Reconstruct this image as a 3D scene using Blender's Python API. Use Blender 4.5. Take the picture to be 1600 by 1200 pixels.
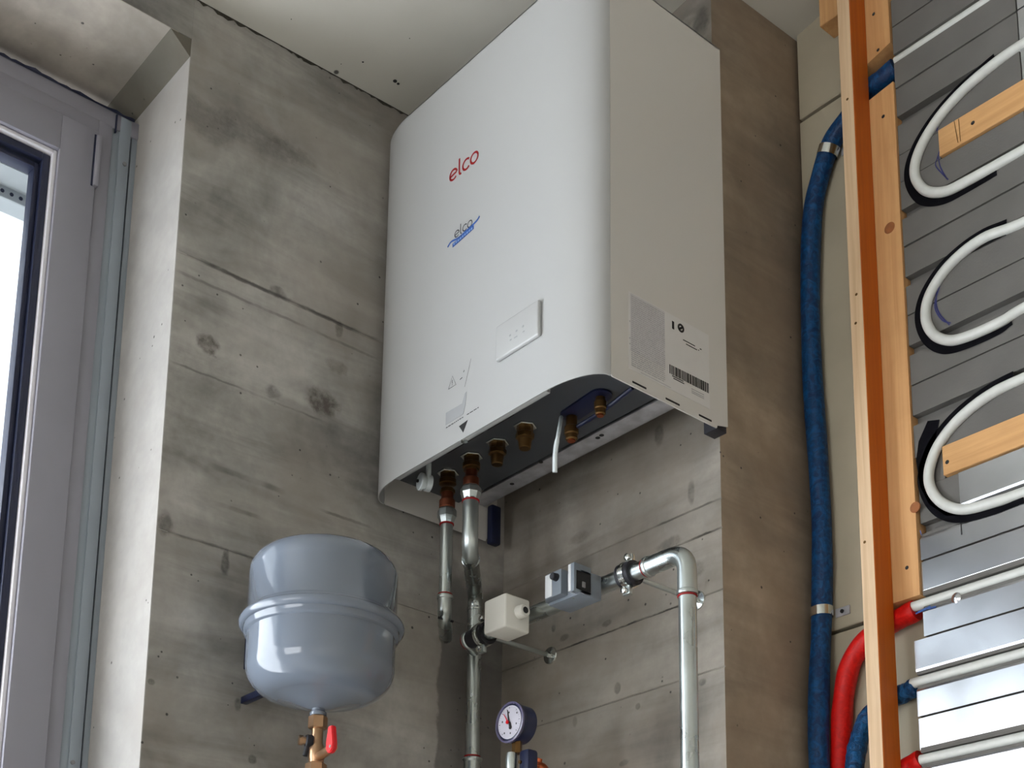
import bpy, bmesh, math, random
from mathutils import Vector, Matrix
import numpy as np
random.seed(7)
for o in list(bpy.data.objects): bpy.data.objects.remove(o)
sc = bpy.context.scene
COL = sc.collection
EYE = 1.5            # everything is measured from the lens, then lifted so the floor is at 0

# ------------------------------------------------------------------ camera
YAW, PIT, ROL, FPX, PX, PY = .8817, .2161, .0176, 2217.6, 752.3, 1312.2
cy, sy, cp, sp = math.cos(YAW), math.sin(YAW), math.cos(PIT), math.sin(PIT)
FW = Vector((-sy*cp, cy*cp, sp)); R0 = Vector((cy, sy, 0)); U0 = R0.cross(FW)
RT = R0*math.cos(ROL) + U0*math.sin(ROL); UP = -R0*math.sin(ROL) + U0*math.cos(ROL)
cam = bpy.data.cameras.new('camera'); camo = bpy.data.objects.new('camera', cam); COL.objects.link(camo)
camo.matrix_world = Matrix(((RT.x, UP.x, -FW.x, 0), (RT.y, UP.y, -FW.y, 0), (RT.z, UP.z, -FW.z, EYE), (0, 0, 0, 1)))
cam.sensor_width = 36; cam.lens = FPX/1600*36
cam.shift_x = -(PX-800)/1600; cam.shift_y = (PY-600)/1600
cam.clip_start = .05
sc.camera = camo

# ------------------------------------------------------------------ light
w = bpy.data.worlds.new('World'); sc.world = w; w.use_nodes = True
bg = w.node_tree.nodes['Background']; bg.inputs[0].default_value = (.86, .93, 1, 1); bg.inputs[1].default_value = 1.7
def area(name, loc, target, sx, sy_, power, col):
    l = bpy.data.lights.new(name, 'AREA'); l.shape = 'RECTANGLE'; l.size = sx; l.size_y = sy_; l.energy = power; l.color = col
    o = bpy.data.objects.new(name, l); COL.objects.link(o); o.location = loc
    d = Vector(target) - Vector(loc); o.rotation_euler = d.to_track_quat('-Z', 'Y').to_euler(); return o
# daylight coming in through the window openings of the room
area('daylight_left_window', (-2.62, -.62, EYE+.1), (0, -.3, EYE-.2), 2.4, 2.6, 92, (.94, .965, 1))
area('daylight_rear_windows', (-.3, -4.3, EYE+.15), (-.6, 0, EYE+.2), 2.7, 2.2, 52, (1, .98, .955))
sc.view_settings.view_transform = 'Standard'; sc.view_settings.look = 'None'
sc.view_settings.gamma = 1; sc.view_settings.exposure = .16; sc.view_settings.use_curve_mapping = False

# ------------------------------------------------------------------ helpers
def at(x, y, ax, v):
    """the point of the plane axis=v that the lens sees at x, y of the photograph"""
    d = FW*FPX + RT*(x-PX) - UP*(y-PY)
    return d*(v/d[ax])
def bez(pts, rad, n=7):
    """polyline with rounded corners"""
    P = [Vector(p) for p in pts]; out = [P[0]]
    for i in range(1, len(P)-1):
        a, b, c = P[i-1], P[i], P[i+1]
        r = min(rad, (a-b).length*.49, (c-b).length*.49)
        p, q = b+(a-b).normalized()*r, b+(c-b).normalized()*r
        for k in range(n+1):
            t = k/n; out.append(p*(1-t)**2 + b*2*t*(1-t) + q*t*t)
    out.append(P[-1]); return out
def cat(pts, n=8):
    P = [Vector(p) for p in pts]; P = [P[0]*2-P[1]] + P + [P[-1]*2-P[-2]]; out = []
    for i in range(1, len(P)-2):
        a, b, c, d = P[i-1:i+3]
        for k in range(n):
            t = k/n
            out.append(.5*((2*b)+(c-a)*t+(2*a-5*b+4*c-d)*t*t+(3*b-a-3*c+d)*t**3))
    out.append(P[-2]); return out
class MB:
    def __init__(s): s.bm = bmesh.new()
    def box(s, x0, x1, y0, y1, z0, z1, bev=0, seg=2):
        x0, x1 = sorted((x0, x1)); y0, y1 = sorted((y0, y1)); z0, z1 = sorted((z0, z1))
        g = bmesh.ops.create_cube(s.bm, size=1)['verts']
        for v in g: v.co = Vector(((x0+x1)/2+v.co.x*(x1-x0), (y0+y1)/2+v.co.y*(y1-y0), (z0+z1)/2+v.co.z*(z1-z0)))
        if bev:
            es = list({e for v in g for e in v.link_edges})
            bmesh.ops.bevel(s.bm, geom=es, offset=bev, segments=seg, affect='EDGES', profile=.5)
        return s
    def lathe(s, c, ax, prof, seg=32, caps=True):
        c = Vector(c); ax = Vector(ax).normalized()
        u = ax.cross(Vector((0, 0, 1)));
        if u.length < .01: u = Vector((1, 0, 0))
        u.normalize(); v = ax.cross(u); rings = []
        for r, h in prof:
            rings.append([s.bm.verts.new(c+ax*h+(u*math.cos(2*math.pi*k/seg)+v*math.sin(2*math.pi*k/seg))*max(r, 1e-5)) for k in range(seg)])
        for a, b in zip(rings, rings[1:]):
            for k in range(seg):
                s.bm.faces.new((a[k], a[(k+1) % seg], b[(k+1) % seg], b[k]))
        if caps:
            s.bm.faces.new(rings[0][::-1]); s.bm.faces.new(rings[-1])
        return s
    def cyl(s, p, q, r, r2=None, seg=24, bev=0):
        p, q = Vector(p), Vector(q); L = (q-p).length; r2 = r if r2 is None else r2
        pr = [(r, 0), (r2, L)] if not bev else [(r-bev, 0), (r, bev), (r2, L-bev), (r2-bev, L)]
        return s.lathe(p, q-p, pr, seg)
    def ring(s, p, q, r, ri, seg=28):
        p, q = Vector(p), Vector(q); L = (q-p).length
        return s.lathe(p, q-p, [(ri, 0), (r, 0), (r, L), (ri, L), (ri, 0)], seg, False)
    def tube(s, path, r, seg=18, caps=True):
        P = [Vector(p) for p in path]; n = len(P)
        T = [(P[min(i+1, n-1)]-P[max(i-1, 0)]).normalized() for i in range(n)]
        u = T[0].orthogonal().normalized(); rings = []
        for i in range(n):
            u = (u-T[i]*u.dot(T[i])).normalized(); v = T[i].cross(u)
            rr = r(i/(n-1)) if callable(r) else r
            rings.append([s.bm.verts.new(P[i]+(u*math.cos(2*math.pi*k/seg)+v*math.sin(2*math.pi*k/seg))*rr) for k in range(seg)])
        for a, b in zip(rings, rings[1:]):
            for k in range(seg): s.bm.faces.new((a[k], a[(k+1) % seg], b[(k+1) % seg], b[k]))
        if caps: s.bm.faces.new(rings[0][::-1]); s.bm.faces.new(rings[-1])
        return s
    def prism(s, poly, ax, lo, hi):
        """poly in the two other axes (in xyz order), extruded along ax"""
        def mk(p, h):
            l = list(p); l.insert(ax, h); return Vector(l)
        a = [s.bm.verts.new(mk(p, lo)) for p in poly]; b = [s.bm.verts.new(mk(p, hi)) for p in poly]
        s.bm.faces.new(a[::-1]); s.bm.faces.new(b)
        for k in range(len(poly)):
            j = (k+1) % len(poly); s.bm.faces.new((a[k], a[j], b[j], b[k]))
        return s
    def ribbon(s, pts, wd, nrm, th=.0004):
        """flat stroke of width wd lying on a surface with normal nrm"""
        P = [Vector(p) for p in pts]; nrm = Vector(nrm); n = len(P); L = []; Rr = []
        for i in range(n):
            t = (P[min(i+1, n-1)]-P[max(i-1, 0)]).normalized(); b = nrm.cross(t)
            L.append(s.bm.verts.new(P[i]+b*wd/2+nrm*th)); Rr.append(s.bm.verts.new(P[i]-b*wd/2+nrm*th))
        for i in range(n-1): s.bm.faces.new((L[i], Rr[i], Rr[i+1], L[i+1]))
        return s
    def build(s, name, mat, parent=None, angle=35, fix=True):
        if fix: bmesh.ops.recalc_face_normals(s.bm, faces=s.bm.faces)
        me = bpy.data.meshes.new(name); s.bm.to_mesh(me); s.bm.free()
        off = Vector()
        p = parent
        while p is not None: off += p.location; p = p.parent
        if off.length: me.transform(Matrix.Translation(-off))
        if mat: me.materials.append(mat)
        for f in me.polygons: f.use_smooth = True
        me.set_sharp_from_angle(angle=math.radians(angle))
        o = bpy.data.objects.new(name, me); COL.objects.link(o); o.parent = parent
        return o
def thing(name, label, cat_, loc, group=None):
    o = bpy.data.objects.new(name, None); COL.objects.link(o); o.location = Vector(loc); o.empty_display_size = .05
    o['label'] = label; o['category'] = cat_
    if group: o['group'] = group
    return o
def tag(o, label, cat_, group=None):
    o['label'] = label; o['category'] = cat_
    if group: o['group'] = group
    me = o.data; c = [v.co for v in me.vertices]          # origin to the bottom centre
    lo = Vector([min(v[i] for v in c) for i in range(3)]); hi = Vector([max(v[i] for v in c) for i in range(3)])
    b = Vector(((lo.x+hi.x)/2, (lo.y+hi.y)/2, lo.z)); me.transform(Matrix.Translation(-b)); o.location = b
    return o
def struct(o): o['kind'] = 'structure'; return o
def stuff(o): o['kind'] = 'stuff'; return o

# ------------------------------------------------------------------ materials
def rgb(r, g, b):
    f = lambda c: ((c/255+.055)/1.055)**2.4 if c > 10 else c/255/12.92
    return (f(r), f(g), f(b), 1)
class NT:
    def __init__(s, name):
        s.m = bpy.data.materials.new(name); s.m.use_nodes = True; s.t = s.m.node_tree; s.n = s.t.nodes; s.l = s.t.links
        s.b = s.n['Principled BSDF']
    def new(s, ty, **k):
        n = s.n.new(ty)
        for a, v in k.items(): setattr(n, a, v)
        return n
    def set(s, sock, v):
        if isinstance(v, bpy.types.NodeSocket): s.l.new(v, sock)
        elif hasattr(sock.default_value, '__len__') and not hasattr(v, '__len__'): sock.default_value = (v,)*len(sock.default_value)
        else: sock.default_value = v
    def math(s, op, a, b=0, c=None, clamp=False):
        n = s.new('ShaderNodeMath', operation=op, use_clamp=clamp); s.set(n.inputs[0], a); s.set(n.inputs[1], b)
        if c is not None: s.set(n.inputs[2], c)
        return n.outputs[0]
    def coord(s, scale=(1, 1, 1), kind='Object'):
        n = s.new('ShaderNodeTexCoord'); m = s.new('ShaderNodeMapping'); s.l.new(n.outputs[kind], m.inputs[0]); m.inputs['Scale'].default_value = scale
        return m.outputs[0]
    def noise(s, vec, scale, detail=3, rough=.5, dist=0):
        n = s.new('ShaderNodeTexNoise'); s.l.new(vec, n.inputs['Vector']); n.inputs['Scale'].default_value = scale
        n.inputs['Detail'].default_value = detail; n.inputs['Roughness'].default_value = rough; n.inputs['Distortion'].default_value = dist
        return n.outputs[0]
    def ramp(s, v, a, b, lo=0., hi=1., smooth=True):
        n = s.new('ShaderNodeMapRange'); n.interpolation_type = 'SMOOTHSTEP' if smooth else 'LINEAR'
        s.set(n.inputs[0], v); n.inputs[1].default_value = a; n.inputs[2].default_value = b; n.inputs[3].default_value = lo; n.inputs[4].default_value = hi
        return n.outputs[0]
    def mix(s, f, a, b, mode='MIX'):
        n = s.new('ShaderNodeMix', data_type='RGBA', blend_type=mode); s.set(n.inputs[0], f); s.set(n.inputs[6], a); s.set(n.inputs[7], b)
        return n.outputs[2]
    def bump(s, h, strength=.3, dist=.002):
        n = s.new('ShaderNodeBump'); n.inputs['Strength'].default_value = strength; n.inputs['Distance'].default_value = dist
        s.l.new(h, n.inputs['Height']); s.l.new(n.outputs[0], s.b.inputs['Normal'])
    def fin(s, col, rough=.5, metal=0, coat=0, spec=.5):
        s.set(s.b.inputs['Base Color'], col); s.set(s.b.inputs['Roughness'], rough); s.set(s.b.inputs['Metallic'], metal)
        s.b.inputs['Coat Weight'].default_value = coat; s.b.inputs['Specular IOR Level'].default_value = spec
        return s.m
def plain(name, col, rough=.5, metal=0, coat=0, spec=.5, var=.12, vscale=30, bump=0, bscale=200, emit=None):
    t = NT(name); c = t.coord(); nz = t.noise(c, vscale, 4)
    dark = tuple(x*(1-var) for x in col[:3])+(1,); light = tuple(min(1, x*(1+var*.5)) for x in col[:3])+(1,)
    cc = t.mix(t.ramp(nz, .3, .7), dark, light)
    if bump: t.bump(t.noise(c, bscale, 3), bump, .001)
    return t.fin(cc, t.ramp(nz, .2, .8, rough*.9, min(1, rough*1.1)), metal, coat, spec)
def concrete(name, base, ax, stains=(), lines=(), warm=None, contrast=1.0, dark_patch=None):
    """cast concrete: clouds, board marks, pores, and the stains this wall has (u along the wall, z up)"""
    t = NT(name); tc = t.new('ShaderNodeTexCoord'); sep = t.new('ShaderNodeSeparateXYZ'); t.l.new(tc.outputs['Object'], sep.inputs[0])
    raw = tc.outputs['Object']
    st = {0: (6, 1.2, 9), 1: (1.2, 6, 9)}[ax] if ax in (0, 1) else (3, 3, 3)
    big = t.noise(raw, 2.3, 5, .6, .4); board = t.noise(t.coord(st), 1.6, 4, .6, .6); fine = t.noise(raw, 60, 4, .6); mid = t.noise(raw, 9, 5, .65, .3)
    dk = tuple(x*max(.2, 1-.42*contrast) for x in base[:3])+(1,); lt = tuple(x*(1+.28*contrast) for x in base[:3])+(1,)
    f = t.math('ADD', t.math('MULTIPLY', big, .5), t.math('ADD', t.math('MULTIPLY', board, .32), t.math('MULTIPLY', mid, .22)))
    c = t.mix(t.ramp(f, .36, .68), dk, lt)
    c = t.mix(t.ramp(fine, .35, .7, .0, .22), c, tuple(x*.75 for x in base[:3])+(1,))
    if warm: c = t.mix(t.ramp(t.noise(raw, 3.1, 4, .6), .42, .66, 0, .6), c, warm)
    vo = t.new('ShaderNodeTexVoronoi'); vo.inputs['Scale'].default_value = 34; t.l.new(raw, vo.inputs['Vector'])
    vr = t.math('MULTIPLY', t.noise(raw, 11, 2), .12)
    pores = t.ramp(t.math('SUBTRACT', vo.outputs['Distance'], t.math('SUBTRACT', vr, .012)), .0, .035, 1, 0)
    pores = t.math('MULTIPLY', pores, t.ramp(t.noise(raw, 6.3, 3), .44, .52))
    c = t.mix(t.math('MULTIPLY', pores, .8), c, (.02, .02, .02, 1))
    hgt = t.math('SUBTRACT', t.math('MULTIPLY', fine, .15), pores)
    wob = t.math('SUBTRACT', t.noise(raw, 22, 4, .65), .5); wob2 = t.math('SUBTRACT', t.noise(raw, 7, 3, .6), .5)
    ws = t.math('SUBTRACT', t.noise(raw, 75, 5, .7, .5), .5); wm = t.math('SUBTRACT', t.noise(raw, 30, 4, .6, .8), .5); wk = t.ramp(t.noise(raw, 48, 4, .7), .30, .66, .45, 1)
    u = sep.outputs[1] if ax == 0 else sep.outputs[0]; z = sep.outputs[2]
    for (cu, cz, ru, rz, k, col) in stains:
        a = t.math('DIVIDE', t.math('SUBTRACT', u, cu), ru); b = t.math('DIVIDE', t.math('SUBTRACT', z, cz), rz)
        d = t.math('SQRT', t.math('ADD', t.math('MULTIPLY', a, a), t.math('MULTIPLY', b, b)))
        d = t.math('ADD', d, t.math('ADD', t.math('MULTIPLY', ws, .5), t.math('MULTIPLY', wm, .9)))
        c = t.mix(t.math('MULTIPLY', t.math('MULTIPLY', t.ramp(d, .65, 1.25, 1, 0), k), wk), c, col)
    for (z0, u0, u1, wd, k) in lines:                                    # dirty smear that follows a board joint
        zz = t.math('ABSOLUTE', t.math('SUBTRACT', z, t.math('ADD', z0, t.math('MULTIPLY', wob, .008))))
        m = t.ramp(zz, wd*.3, wd, 1, 0); m = t.math('MULTIPLY', m, t.ramp(u, u0, u0+.03)); m = t.math('MULTIPLY', m, t.ramp(u, u1-.04, u1, 1, 0))
        m = t.math('MULTIPLY', m, t.ramp(t.noise(raw, 14, 3), .35, .6, .25, 1))
        c = t.mix(t.math('MULTIPLY', m, k), c, (.035, .033, .032, 1))
    if dark_patch:                                                             # darker patch with a wavy edge, in the corner
        u0, z1, k = dark_patch
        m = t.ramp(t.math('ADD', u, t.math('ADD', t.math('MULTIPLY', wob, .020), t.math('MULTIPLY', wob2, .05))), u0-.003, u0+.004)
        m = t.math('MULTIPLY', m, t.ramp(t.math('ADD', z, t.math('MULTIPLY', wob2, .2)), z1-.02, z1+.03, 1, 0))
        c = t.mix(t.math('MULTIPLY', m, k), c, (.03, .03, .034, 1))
    t.bump(hgt, .5, .002)
    return t.fin(c, .82, spec=.3)
def metal(name, col, rough, streak=(1, 1, .05), amt=.15):
    t = NT(name); c = t.coord(streak); nz = t.noise(c, 90, 4); n2 = t.noise(t.coord(), 12, 4)
    cc = t.mix(t.ramp(n2, .3, .7), tuple(x*(1-amt) for x in col[:3])+(1,), col)
    t.bump(nz, .02, .0003)
    return t.fin(cc, t.ramp(n2, .3, .7, rough*.8, rough*1.3), 1)
def wood(name, a, b, grain=(60, 60, 2.2), knots=()):
    t = NT(name); c = t.coord(grain); n1 = t.noise(c, 1.3, 5, .6, .6); n2 = t.noise(t.coord(), 7, 4, .6)
    cc = t.mix(t.ramp(n1, .32, .68), a, b); cc = t.mix(t.ramp(n2, .45, .75, 0, .35), cc, tuple(x*.7 for x in a[:3])+(1,))
    t.bump(n1, .15, .001)
    return t.fin(cc, .6, spec=.35)

BR = (.055, .042, .034, 1); DK = (.05, .048, .046, 1); LT = (.36, .34, .30, 1)
M = {}
def s_(x, y, ax, v, ru, rz, k, col):      # a stain seen at x, y
    p = at(x, y, ax, v); return (p.y if ax == 0 else p.x, p.z, ru, rz, k, col)
XA, YB, YC, XP = -2.05, 1.734, 1.98, -1.477
stA = [s_(325, 538, 0, XA, .021, .018, .85, BR), s_(503, 628, 0, XA, .036, .026, .85, BR), s_(427, 613, 0, XA, .016, .014, .55, DK), s_(525, 572, 0, XA, .025, .014, .45, BR),
       s_(435, 457, 0, XA, .016, .012, .6, DK), s_(352, 880, 0, XA, .008, .024, .75, DK), s_(258, 818, 0, XA, .014, .022, .6, DK), s_(372, 1101, 0, XA, .007, .012, .7, DK),
       s_(395, 1187, 0, XA, .008, .008, .7, DK), s_(236, 1065, 0, XA, .006, .005, .6, DK), s_(530, 515, 0, XA, .010, .018, .6, BR), s_(445, 70, 0, XA, .03, .008, .8, DK),
       s_(372, 25, 0, XA, .08, .004, .7, DK), s_(400, 210, 0, XA, .09, .03, .35, DK), s_(330, 195, 0, XA, .05, .04, .35, DK), s_(455, 240, 0, XA, .05, .02, .35, BR),
       s_(500, 200, 0, XA, .12, .02, .3, LT), s_(560, 265, 0, XA, .05, .02, .35, LT), s_(420, 560, 0, XA, .10, .03, .2, LT), s_(300, 620, 0, XA, .10, .1, .2, DK), s_(380, 790, 0, XA, .10, .03, .3, LT)]
stB = [s_(1030, 680, 1, YB, .012, .02, .55, DK), s_(1080, 770, 1, YB, .008, .022, .5, DK), s_(948, 974, 1, YB, .012, .006, .6, BR), s_(882, 996, 1, YB, .012, .007, .5, BR), s_(965, 1075, 1, YB, .008, .010, .75, DK),
       s_(997, 1104, 1, YB, .006, .006, .6, BR), s_(898, 1128, 1, YB, .006, .010, .5, DK), s_(1097, 1066, 1, YB, .009, .007, .65, DK), s_(1088, 890, 1, YB, .02, .014, .45, DK), s_(1045, 850, 1, YB, .03, .012, .5, DK), s_(865, 982, 1, YB, .006, .008, .6, DK),
       s_(905, 840, 1, YB, .03, .012, .3, DK), s_(1000, 780, 1, YB, .14, .03, .3, LT), s_(940, 1090, 1, YB, .2, .06, .25, LT), s_(975, 1192, 1, YB, .012, .006, .5, DK),
       s_(1075, 40, 1, YB, .03, .02, .5, LT), s_(1095, 35, 1, YB, .02, .03, .6, DK)]
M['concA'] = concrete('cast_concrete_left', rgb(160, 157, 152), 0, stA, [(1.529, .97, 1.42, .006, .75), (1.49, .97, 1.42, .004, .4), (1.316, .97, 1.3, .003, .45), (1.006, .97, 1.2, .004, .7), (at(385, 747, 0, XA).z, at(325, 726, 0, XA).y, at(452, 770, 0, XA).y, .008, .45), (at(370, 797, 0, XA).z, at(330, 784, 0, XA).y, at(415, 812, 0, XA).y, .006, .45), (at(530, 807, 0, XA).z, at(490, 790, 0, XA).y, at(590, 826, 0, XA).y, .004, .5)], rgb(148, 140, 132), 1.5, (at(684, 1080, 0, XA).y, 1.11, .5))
M['concB'] = concrete('cast_concrete_back', rgb(149, 143, 135), 1, stB, [(.932, -1.9, -1.47, .0025, .8), (1.098, -1.64, -1.47, .003, .5), (1.044, -1.57, -1.47, .003, .8), (.795, -1.9, -1.47, .002, .3)], rgb(148, 137, 125), 1.35)
M['concP'] = concrete('cast_concrete_pier', rgb(158, 142, 124), 0, (), (), rgb(140, 121, 102), 1.1)
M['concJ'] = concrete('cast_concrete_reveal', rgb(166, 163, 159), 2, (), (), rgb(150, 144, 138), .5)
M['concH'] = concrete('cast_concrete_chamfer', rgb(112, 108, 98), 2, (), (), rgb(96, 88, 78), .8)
M['concS'] = concrete('cast_concrete_soffit', rgb(178, 170, 160), 2, [], (), rgb(140, 128, 118), 1.0)
t = NT('ceiling_paint'); c = t.coord(); nz = t.noise(c, 1.2, 4, .6)
vo = t.new('ShaderNodeTexVoronoi'); vo.inputs['Scale'].default_value = 9; t.l.new(c, vo.inputs['Vector'])
pt = t.math('MULTIPLY', t.ramp(vo.outputs['Distance'], .03, .06, 1, 0), t.ramp(t.noise(c, 5, 2), .5, .55))
cc = t.mix(t.ramp(nz, .35, .7), rgb(188, 185, 175), rgb(206, 203, 194)); cc = t.mix(t.math('MULTIPLY', pt, .85), cc, (.02, .02, .02, 1)); M['ceil'] = t.fin(cc, .9, spec=.2)
M['block'] = plain('wall_block_beige', rgb(178, 169, 149), .9, var=.07, vscale=8, bump=.15, bscale=160, spec=.2)
M['plaster'] = plain('plaster', rgb(220, 214, 204), .9, var=.05, vscale=5)
M['floor'] = plain('floor_screed', rgb(188, 184, 177), .8, var=.1, vscale=4)
M['white'] = plain('boiler_enamel_dimmed', rgb(171, 172, 172), .32, var=.01, vscale=3, coat=.25)  # same paint as the sides, dimmed: weaker light put into the colour
M['whiteside'] = plain('boiler_enamel_side_brightened', rgb(202, 199, 194), .38, var=.015, vscale=3, coat=.1)  # same paint as the front, kept lighter to offset the side's shade
M['greysteel'] = plain('coated_grey_steel', rgb(128, 128, 130), .45, var=.06, vscale=20)
M['shadedsteel'] = plain('shaded_grey_steel', rgb(70, 74, 80), .5, var=.08, vscale=12)  # grey steel with the shade under the boiler painted in
M['rail'] = plain('galvanised_rail', rgb(190, 190, 196), .45, metal=.3, var=.2, vscale=40)
M['dark'] = plain('black_rubber', rgb(30, 30, 38), .55, var=.1)
M['black'] = plain('black_print', rgb(22, 22, 24), .6, var=.05)
M['red'] = plain('red_print', rgb(140, 12, 16), .5, var=.04)
M['redpl'] = plain('red_plastic', rgb(205, 8, 22), .35, var=.04, coat=.2)
M['redd'] = plain('dark_red_seal', rgb(142, 14, 18), .5, var=.04)
M['blueink'] = plain('blue_print', rgb(44, 82, 150), .5, var=.3, vscale=150)
M['lblueink'] = plain('light_blue_print', rgb(120, 150, 200), .5, var=.1, vscale=150)
M['greyink'] = plain('grey_print', rgb(150, 152, 154), .6, var=.06)
M['textink'] = plain('pale_grey_print', rgb(166, 164, 166), .6, var=.1)
M['sticker'] = plain('white_sticker', rgb(208, 206, 204), .5, var=.02)
M['navy'] = plain('navy_blue_plastic', rgb(18, 28, 62), .4, var=.1)
M['copper'] = metal('copper', rgb(190, 100, 64), .3)
M['copperd'] = metal('dull_copper', rgb(140, 84, 62), .42)
M['brass'] = metal('brass', rgb(190, 154, 122), .34)
M['brassd'] = metal('dull_brass', rgb(116, 88, 54), .42)
M['zinc'] = metal('zinc_plated_steel', rgb(200, 208, 208), .29)
M['chrome'] = metal('bright_steel', rgb(220, 224, 222), .15)
M['tank'] = plain('tank_grey_enamel', rgb(112, 121, 134), .12, var=.03, vscale=4, coat=.6)
M['lightpl'] = plain('light_plastic', rgb(222, 220, 212), .45, var=.02)
M['greypl'] = plain('blue_grey_plastic', rgb(118, 126, 136), .45, var=.04)
M['silverpl'] = plain('silver_label', rgb(206, 208, 210), .4, var=.04)
M['tie'] = plain('white_nylon', rgb(206, 214, 216), .35, var=.02)
M['pex'] = plain('white_pipe_plastic', rgb(206, 208, 204), .38, var=.05, vscale=60)
M['frame'] = plain('window_frame_grey', rgb(140, 139, 149), .42, var=.03, vscale=6)
M['frameb'] = plain('window_outer_frame_grey', rgb(142, 151, 160), .42, var=.03, vscale=6)
M['bead'] = plain('window_bead', rgb(222, 220, 226), .35, var=.02)
M['gasket'] = plain('window_gasket', rgb(26, 32, 58), .5, var=.05)
M['foam'] = plain('grey_insulation_board', rgb(106, 104, 101), .8, var=.08, vscale=14, bump=.25, bscale=300, spec=.25)
M['woodL'] = wood('spruce_pale', rgb(200, 164, 128), rgb(222, 188, 150))
M['woodM'] = wood('spruce_batten', rgb(200, 150, 98), rgb(214, 166, 114))
M['woodH'] = wood('spruce_strip', rgb(198, 150, 98), rgb(214, 166, 112), (2.2, 60, 60))
t = NT('batten_stack'); c = t.coord((60, 60, 2.2)); n1 = t.noise(c, 1.3, 5, .6, .6)      # pale front; darker orange right side, shade painted in by normal
g = t.new('ShaderNodeNewGeometry'); sp_ = t.new('ShaderNodeSeparateXYZ'); t.l.new(g.outputs['True Normal'], sp_.inputs[0])
cc = t.mix(t.ramp(n1, .3, .7), rgb(210, 176, 138), rgb(230, 200, 164)); c2 = t.mix(t.ramp(n1, .3, .7), rgb(172, 80, 0), rgb(190, 94, 0))
cc = t.mix(t.ramp(sp_.outputs[0], .4, .6), cc, c2); t.bump(n1, .1, .001); M['woodF'] = t.fin(cc, .5)
# aluminium plates
t = NT('aluminium_sheet'); c = t.coord(); nz = t.noise(c, 9, 3, .5, .3); t.bump(nz, .10, .004)
M['alu'] = t.fin(t.mix(t.ramp(nz, .3, .7), rgb(190, 193, 198), rgb(204, 207, 212)), .2, .9)
# hose sleeves
def sleeve(name, a, b, bumps):
    t = NT(name); c = t.coord((1, 1, 1)); n1 = t.noise(c, 70, 4, .6, 1.2); n2 = t.noise(t.coord((1, 1, .35)), 45, 3, .6, .8)
    t.bump(t.math('ADD', n1, n2), bumps, .004)
    return t.fin(t.mix(t.ramp(n1, .35, .7), a, b), .5, coat=.04, spec=.35)
M['blue'] = sleeve('blue_hose_sleeve', rgb(0, 40, 84), rgb(0, 78, 132), .5)
M['bluew'] = sleeve('blue_crumpled_sleeve', rgb(0, 40, 80), rgb(6, 84, 136), 1.0)
M['redh'] = sleeve('red_hose_sleeve', rgb(196, 8, 4), rgb(222, 20, 10), .15)
t = NT('window_glass'); t.b.inputs['Transmission Weight'].default_value = 1; t.b.inputs['IOR'].default_value = 1.0; M['glass'] = t.fin((.97, .99, 1, 1), .02)
M['blind'] = plain('blind_box_grey', rgb(178, 184, 186), .6, var=.04)

# ------------------------------------------------------------------ the room
FL = -EYE
def zc(x, y): return 2.151 + .142*(x+1.477) + .03*(y-1.734)
def quad_prism(mb, x0, x1, y0, y1, th=.2):
    bm = mb.bm; v = []
    for dz in (0, th):
        for (x, y) in ((x0, y0), (x1, y0), (x1, y1), (x0, y1)): v.append(bm.verts.new((x, y, zc(x, y)+dz)))
    for f in ((0, 1, 2, 3), (7, 6, 5, 4), (0, 4, 5, 1), (1, 5, 6, 2), (2, 6, 7, 3), (3, 7, 4, 0)): bm.faces.new([v[i] for i in f])
m = MB(); quad_prism(m, -2.6, 2.7, -4.2, 2.4); struct(m.build('ceiling', M['ceil']))
struct(MB().box(-2.6, 2.7, -4.2, 2.4, FL-.2, FL).build('floor', M['floor']))
# left wall: grooved section with the board joints, and the lintel over the window
def grooved(z0, z1, joints, d=.0025, h=.002):
    """section points (depth, z) from z0 up to z1 with a small V at each joint"""
    p = [(0, z0)]
    for z in sorted(joints): p += [(0, z-h), (d, z), (0, z+h)]
    return p+[(0, z1)]
WY = .976; SOF = 1.96
m = MB(); bm = m.bm
pr = grooved(FL, SOF-.001, [1.529, 1.006], .0014, .0015)
top = lambda y: zc(XA, y)+.02
pr = grooved(FL, 2.3, [1.529, 1.006], .0014, .0015)
poly = [(XA-d, z) for d, z in pr] + [(-2.6, 2.3), (-2.6, FL)]
m.prism(poly, 1, WY+.0001, 2.3)
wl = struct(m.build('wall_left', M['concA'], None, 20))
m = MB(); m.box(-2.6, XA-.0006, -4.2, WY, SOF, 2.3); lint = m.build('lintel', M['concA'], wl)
# the reveal: jamb, chamfer and soffit skins of paler concrete
m = MB(); m.box(-2.6, XA-.0008, WY-.001, WY+.02, FL, 1.922); m.build('window_reveal', M['concJ'], wl)
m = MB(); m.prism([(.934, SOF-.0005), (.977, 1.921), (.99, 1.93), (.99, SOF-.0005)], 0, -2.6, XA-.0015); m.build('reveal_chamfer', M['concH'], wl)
m = MB(); m.box(-2.6, XA-.001, -1.8, .95, SOF-.001, SOF+.02); m.build('soffit', M['concS'], wl)
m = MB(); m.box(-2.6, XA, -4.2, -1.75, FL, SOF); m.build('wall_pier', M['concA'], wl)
m = MB(); m.box(-2.6, XA, -1.76, WY, FL, -1.3); m.build('sill', M['concJ'], wl)
# back wall block behind the boiler, its side face is the pier on the right
m = MB(); poly = [(YB+d, z) for d, z in grooved(FL, 2.3, [.932, 1.044, 1.098, .795])] + [(2.3, 2.3), (2.3, FL)]
m.prism(poly, 0, XA, XP); wb = m.build('wall_back', M['concB'], None, 20)
wb.data.materials.append(M['concP'])
for f in wb.data.polygons:
    if f.normal.x > .9: f.material_index = 1
struct(wb)
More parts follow.
